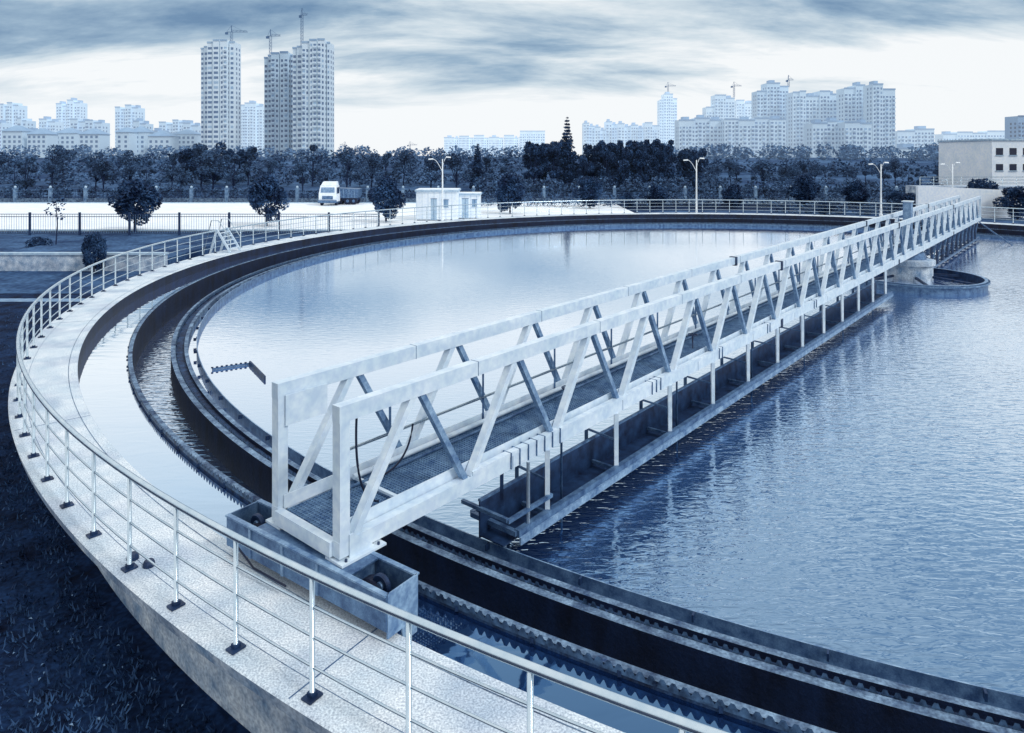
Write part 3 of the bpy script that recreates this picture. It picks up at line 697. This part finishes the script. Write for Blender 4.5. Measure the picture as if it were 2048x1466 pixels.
block('apartment_tower',[(582,590,94,3),(592,602,92,2),(604,618,84,0),(620,634,80,-1),(636,650,79,-1),(652,658,84,2)],400,.10,.84,depth=12)
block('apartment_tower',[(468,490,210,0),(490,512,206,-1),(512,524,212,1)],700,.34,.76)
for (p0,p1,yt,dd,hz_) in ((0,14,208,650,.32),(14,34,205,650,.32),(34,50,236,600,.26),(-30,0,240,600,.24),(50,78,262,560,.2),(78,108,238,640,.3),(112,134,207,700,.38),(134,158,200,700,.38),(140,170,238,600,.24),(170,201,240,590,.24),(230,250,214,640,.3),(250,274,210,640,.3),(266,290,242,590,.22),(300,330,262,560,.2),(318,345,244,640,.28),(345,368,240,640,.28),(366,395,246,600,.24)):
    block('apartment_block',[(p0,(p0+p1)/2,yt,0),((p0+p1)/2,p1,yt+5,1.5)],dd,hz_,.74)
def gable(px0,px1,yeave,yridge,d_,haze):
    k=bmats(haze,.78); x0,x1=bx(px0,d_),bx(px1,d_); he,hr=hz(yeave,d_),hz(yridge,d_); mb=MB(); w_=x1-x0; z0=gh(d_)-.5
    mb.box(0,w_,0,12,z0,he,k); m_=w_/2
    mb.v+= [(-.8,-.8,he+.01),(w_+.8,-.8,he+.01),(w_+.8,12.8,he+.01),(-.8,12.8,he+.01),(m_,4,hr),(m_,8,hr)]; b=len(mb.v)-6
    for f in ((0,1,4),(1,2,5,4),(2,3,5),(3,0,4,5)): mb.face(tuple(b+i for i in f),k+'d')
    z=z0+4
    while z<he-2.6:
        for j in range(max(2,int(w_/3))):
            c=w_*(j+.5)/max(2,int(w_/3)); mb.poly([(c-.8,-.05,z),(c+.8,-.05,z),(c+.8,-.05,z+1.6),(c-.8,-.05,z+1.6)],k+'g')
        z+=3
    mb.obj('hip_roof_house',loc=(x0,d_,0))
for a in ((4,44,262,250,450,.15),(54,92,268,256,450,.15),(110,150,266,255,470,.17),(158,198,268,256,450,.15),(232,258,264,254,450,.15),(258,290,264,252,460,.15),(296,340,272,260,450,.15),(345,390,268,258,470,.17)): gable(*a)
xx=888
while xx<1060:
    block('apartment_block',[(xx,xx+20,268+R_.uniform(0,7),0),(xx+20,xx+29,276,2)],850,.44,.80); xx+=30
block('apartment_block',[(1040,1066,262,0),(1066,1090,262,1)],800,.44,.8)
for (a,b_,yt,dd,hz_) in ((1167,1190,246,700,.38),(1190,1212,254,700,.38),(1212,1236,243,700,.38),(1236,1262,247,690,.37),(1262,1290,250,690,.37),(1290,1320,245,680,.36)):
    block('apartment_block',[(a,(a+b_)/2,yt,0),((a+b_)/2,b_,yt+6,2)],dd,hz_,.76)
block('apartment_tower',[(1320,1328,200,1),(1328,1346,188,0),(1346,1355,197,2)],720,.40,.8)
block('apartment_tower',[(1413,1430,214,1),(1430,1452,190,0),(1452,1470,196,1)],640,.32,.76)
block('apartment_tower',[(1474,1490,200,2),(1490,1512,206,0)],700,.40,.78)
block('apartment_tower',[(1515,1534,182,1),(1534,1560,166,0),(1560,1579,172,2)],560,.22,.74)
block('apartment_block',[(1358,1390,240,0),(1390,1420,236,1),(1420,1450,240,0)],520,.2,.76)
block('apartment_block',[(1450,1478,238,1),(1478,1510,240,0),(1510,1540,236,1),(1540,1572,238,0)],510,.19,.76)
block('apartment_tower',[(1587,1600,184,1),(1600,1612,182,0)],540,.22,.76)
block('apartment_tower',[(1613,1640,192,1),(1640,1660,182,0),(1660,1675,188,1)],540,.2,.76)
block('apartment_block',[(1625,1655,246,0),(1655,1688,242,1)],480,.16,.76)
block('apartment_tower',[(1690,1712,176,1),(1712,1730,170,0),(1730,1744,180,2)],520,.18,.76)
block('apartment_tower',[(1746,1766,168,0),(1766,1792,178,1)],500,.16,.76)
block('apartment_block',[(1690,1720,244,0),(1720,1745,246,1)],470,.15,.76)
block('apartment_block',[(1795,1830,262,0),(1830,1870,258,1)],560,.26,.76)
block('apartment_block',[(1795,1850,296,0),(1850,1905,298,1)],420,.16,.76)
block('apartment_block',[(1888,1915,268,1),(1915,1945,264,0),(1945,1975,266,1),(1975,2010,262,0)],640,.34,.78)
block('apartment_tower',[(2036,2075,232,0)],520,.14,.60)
def crane(px,ybase,ytop,d_,jl,sg):
    mb=MB(); zb,zt=hz(ybase,d_)-1,hz(ytop,d_); w_=.6
    for a in (-w_,w_):
        for b_ in (-w_,w_): mb.beam((a,b_,zb),(a,b_,zt),.14,.14,'gsteel')
    z=zb
    while z<zt-2: mb.beam((-w_,-w_,z),(w_,-w_,z+2),.12,.12,'gsteel'); mb.beam((w_,-w_,z),(-w_,-w_,z),.12,.12,'gsteel'); z+=2
    mb.beam((0,0,zt),(0,0,zt+4),.35,.35,'gsteel'); 
    mb.beam((-sg*jl*.3,0,zt),(sg*jl,0,zt),.4,.3,'gsteel'); mb.beam((0,0,zt+1.2),(sg*jl*.95,0,zt+.7),.2,.2,'gsteel'); mb.beam((0,0,zt+4),(sg*jl*.7,0,zt+.8),.1,.1,'gsteel'); mb.beam((0,0,zt+4),(-sg*jl*.28,0,zt+.3),.1,.1,'gsteel')
    k_=0
    while k_<jl*.9: mb.beam((sg*k_,0,zt),(sg*(k_+1.2),0,zt+1.0),.12,.12,'gsteel'); k_+=2.4
    mb.box(-sg*jl*.3-.8,-sg*jl*.3+.8,-.5,.5,zt-1.5,zt-.2,'gsteel')
    mb.obj('tower_crane',loc=(bx(px,d_),d_,0))
crane(463,85,64,436,10,1); crane(541,108,72,426,6,1); crane(604,95,30,408,3,1)
crane(1336,190,172,725,8,1); crane(1468,192,172,645,7,1); crane(1577,172,160,565,4,1)
crane(820,310,290,800,8,1); crane(690,310,290,800,6,-1)
ob=empty('office_building'); d_=96; x0=bx(1984,d_); mb=MB(); h=hz(281,d_)
mb.box(x0,x0+22,d_,d_+12,GZ,h,'white'); mb.box(x0-.15,x0+22.1,d_-.15,d_+12.1,h,h+.25,'kerb'); mb.obj('walls',ob)
mb=MB()
for (yt,yb) in ((296,310),(328,341)):
    for i in range(8):
        xa=bx(1992+i*27,d_); mb.box(xa,xa+.95,d_-.04,d_-.003,hz(yb,d_),hz(yt,d_),'glass'); mb.box(xa-.08,xa+1.03,d_-.1,d_-.005,hz(yb,d_)-.12,hz(yb,d_)-.003,'kerb')
mb.obj('windows',ob)
mb=MB(); d_=74; x0,x1=bx(1836,d_),bx(2120,d_)
mb.hexa([(x0,d_,GZ),(x1,d_,GZ),(x1,d_+.4,GZ),(x0,d_+.4,GZ),(x0,d_,hz(372,d_)),(x1,d_,hz(385,d_)),(x1,d_+.4,hz(385,d_)),(x0,d_+.4,hz(372,d_))],'white'); mb.obj('white_wall')
mb=MB(); d_=82; x0,x1=bx(1840,d_),bx(2140,d_); zt=hz(354,d_)
for z in (zt,zt-.35,zt-.7): mb.tube([(x0,d_,z),(x1,d_,z)],.04,'steel',n=6)
x=x0
while x<x1: mb.tube([(x,d_,zt-1.1),(x,d_,zt)],.035,'steel',n=6); x+=1.6
mb.box(x0,x1,d_-.1,d_+3,GZ,zt-1.1,'conc'); mb.obj('guard_rail')
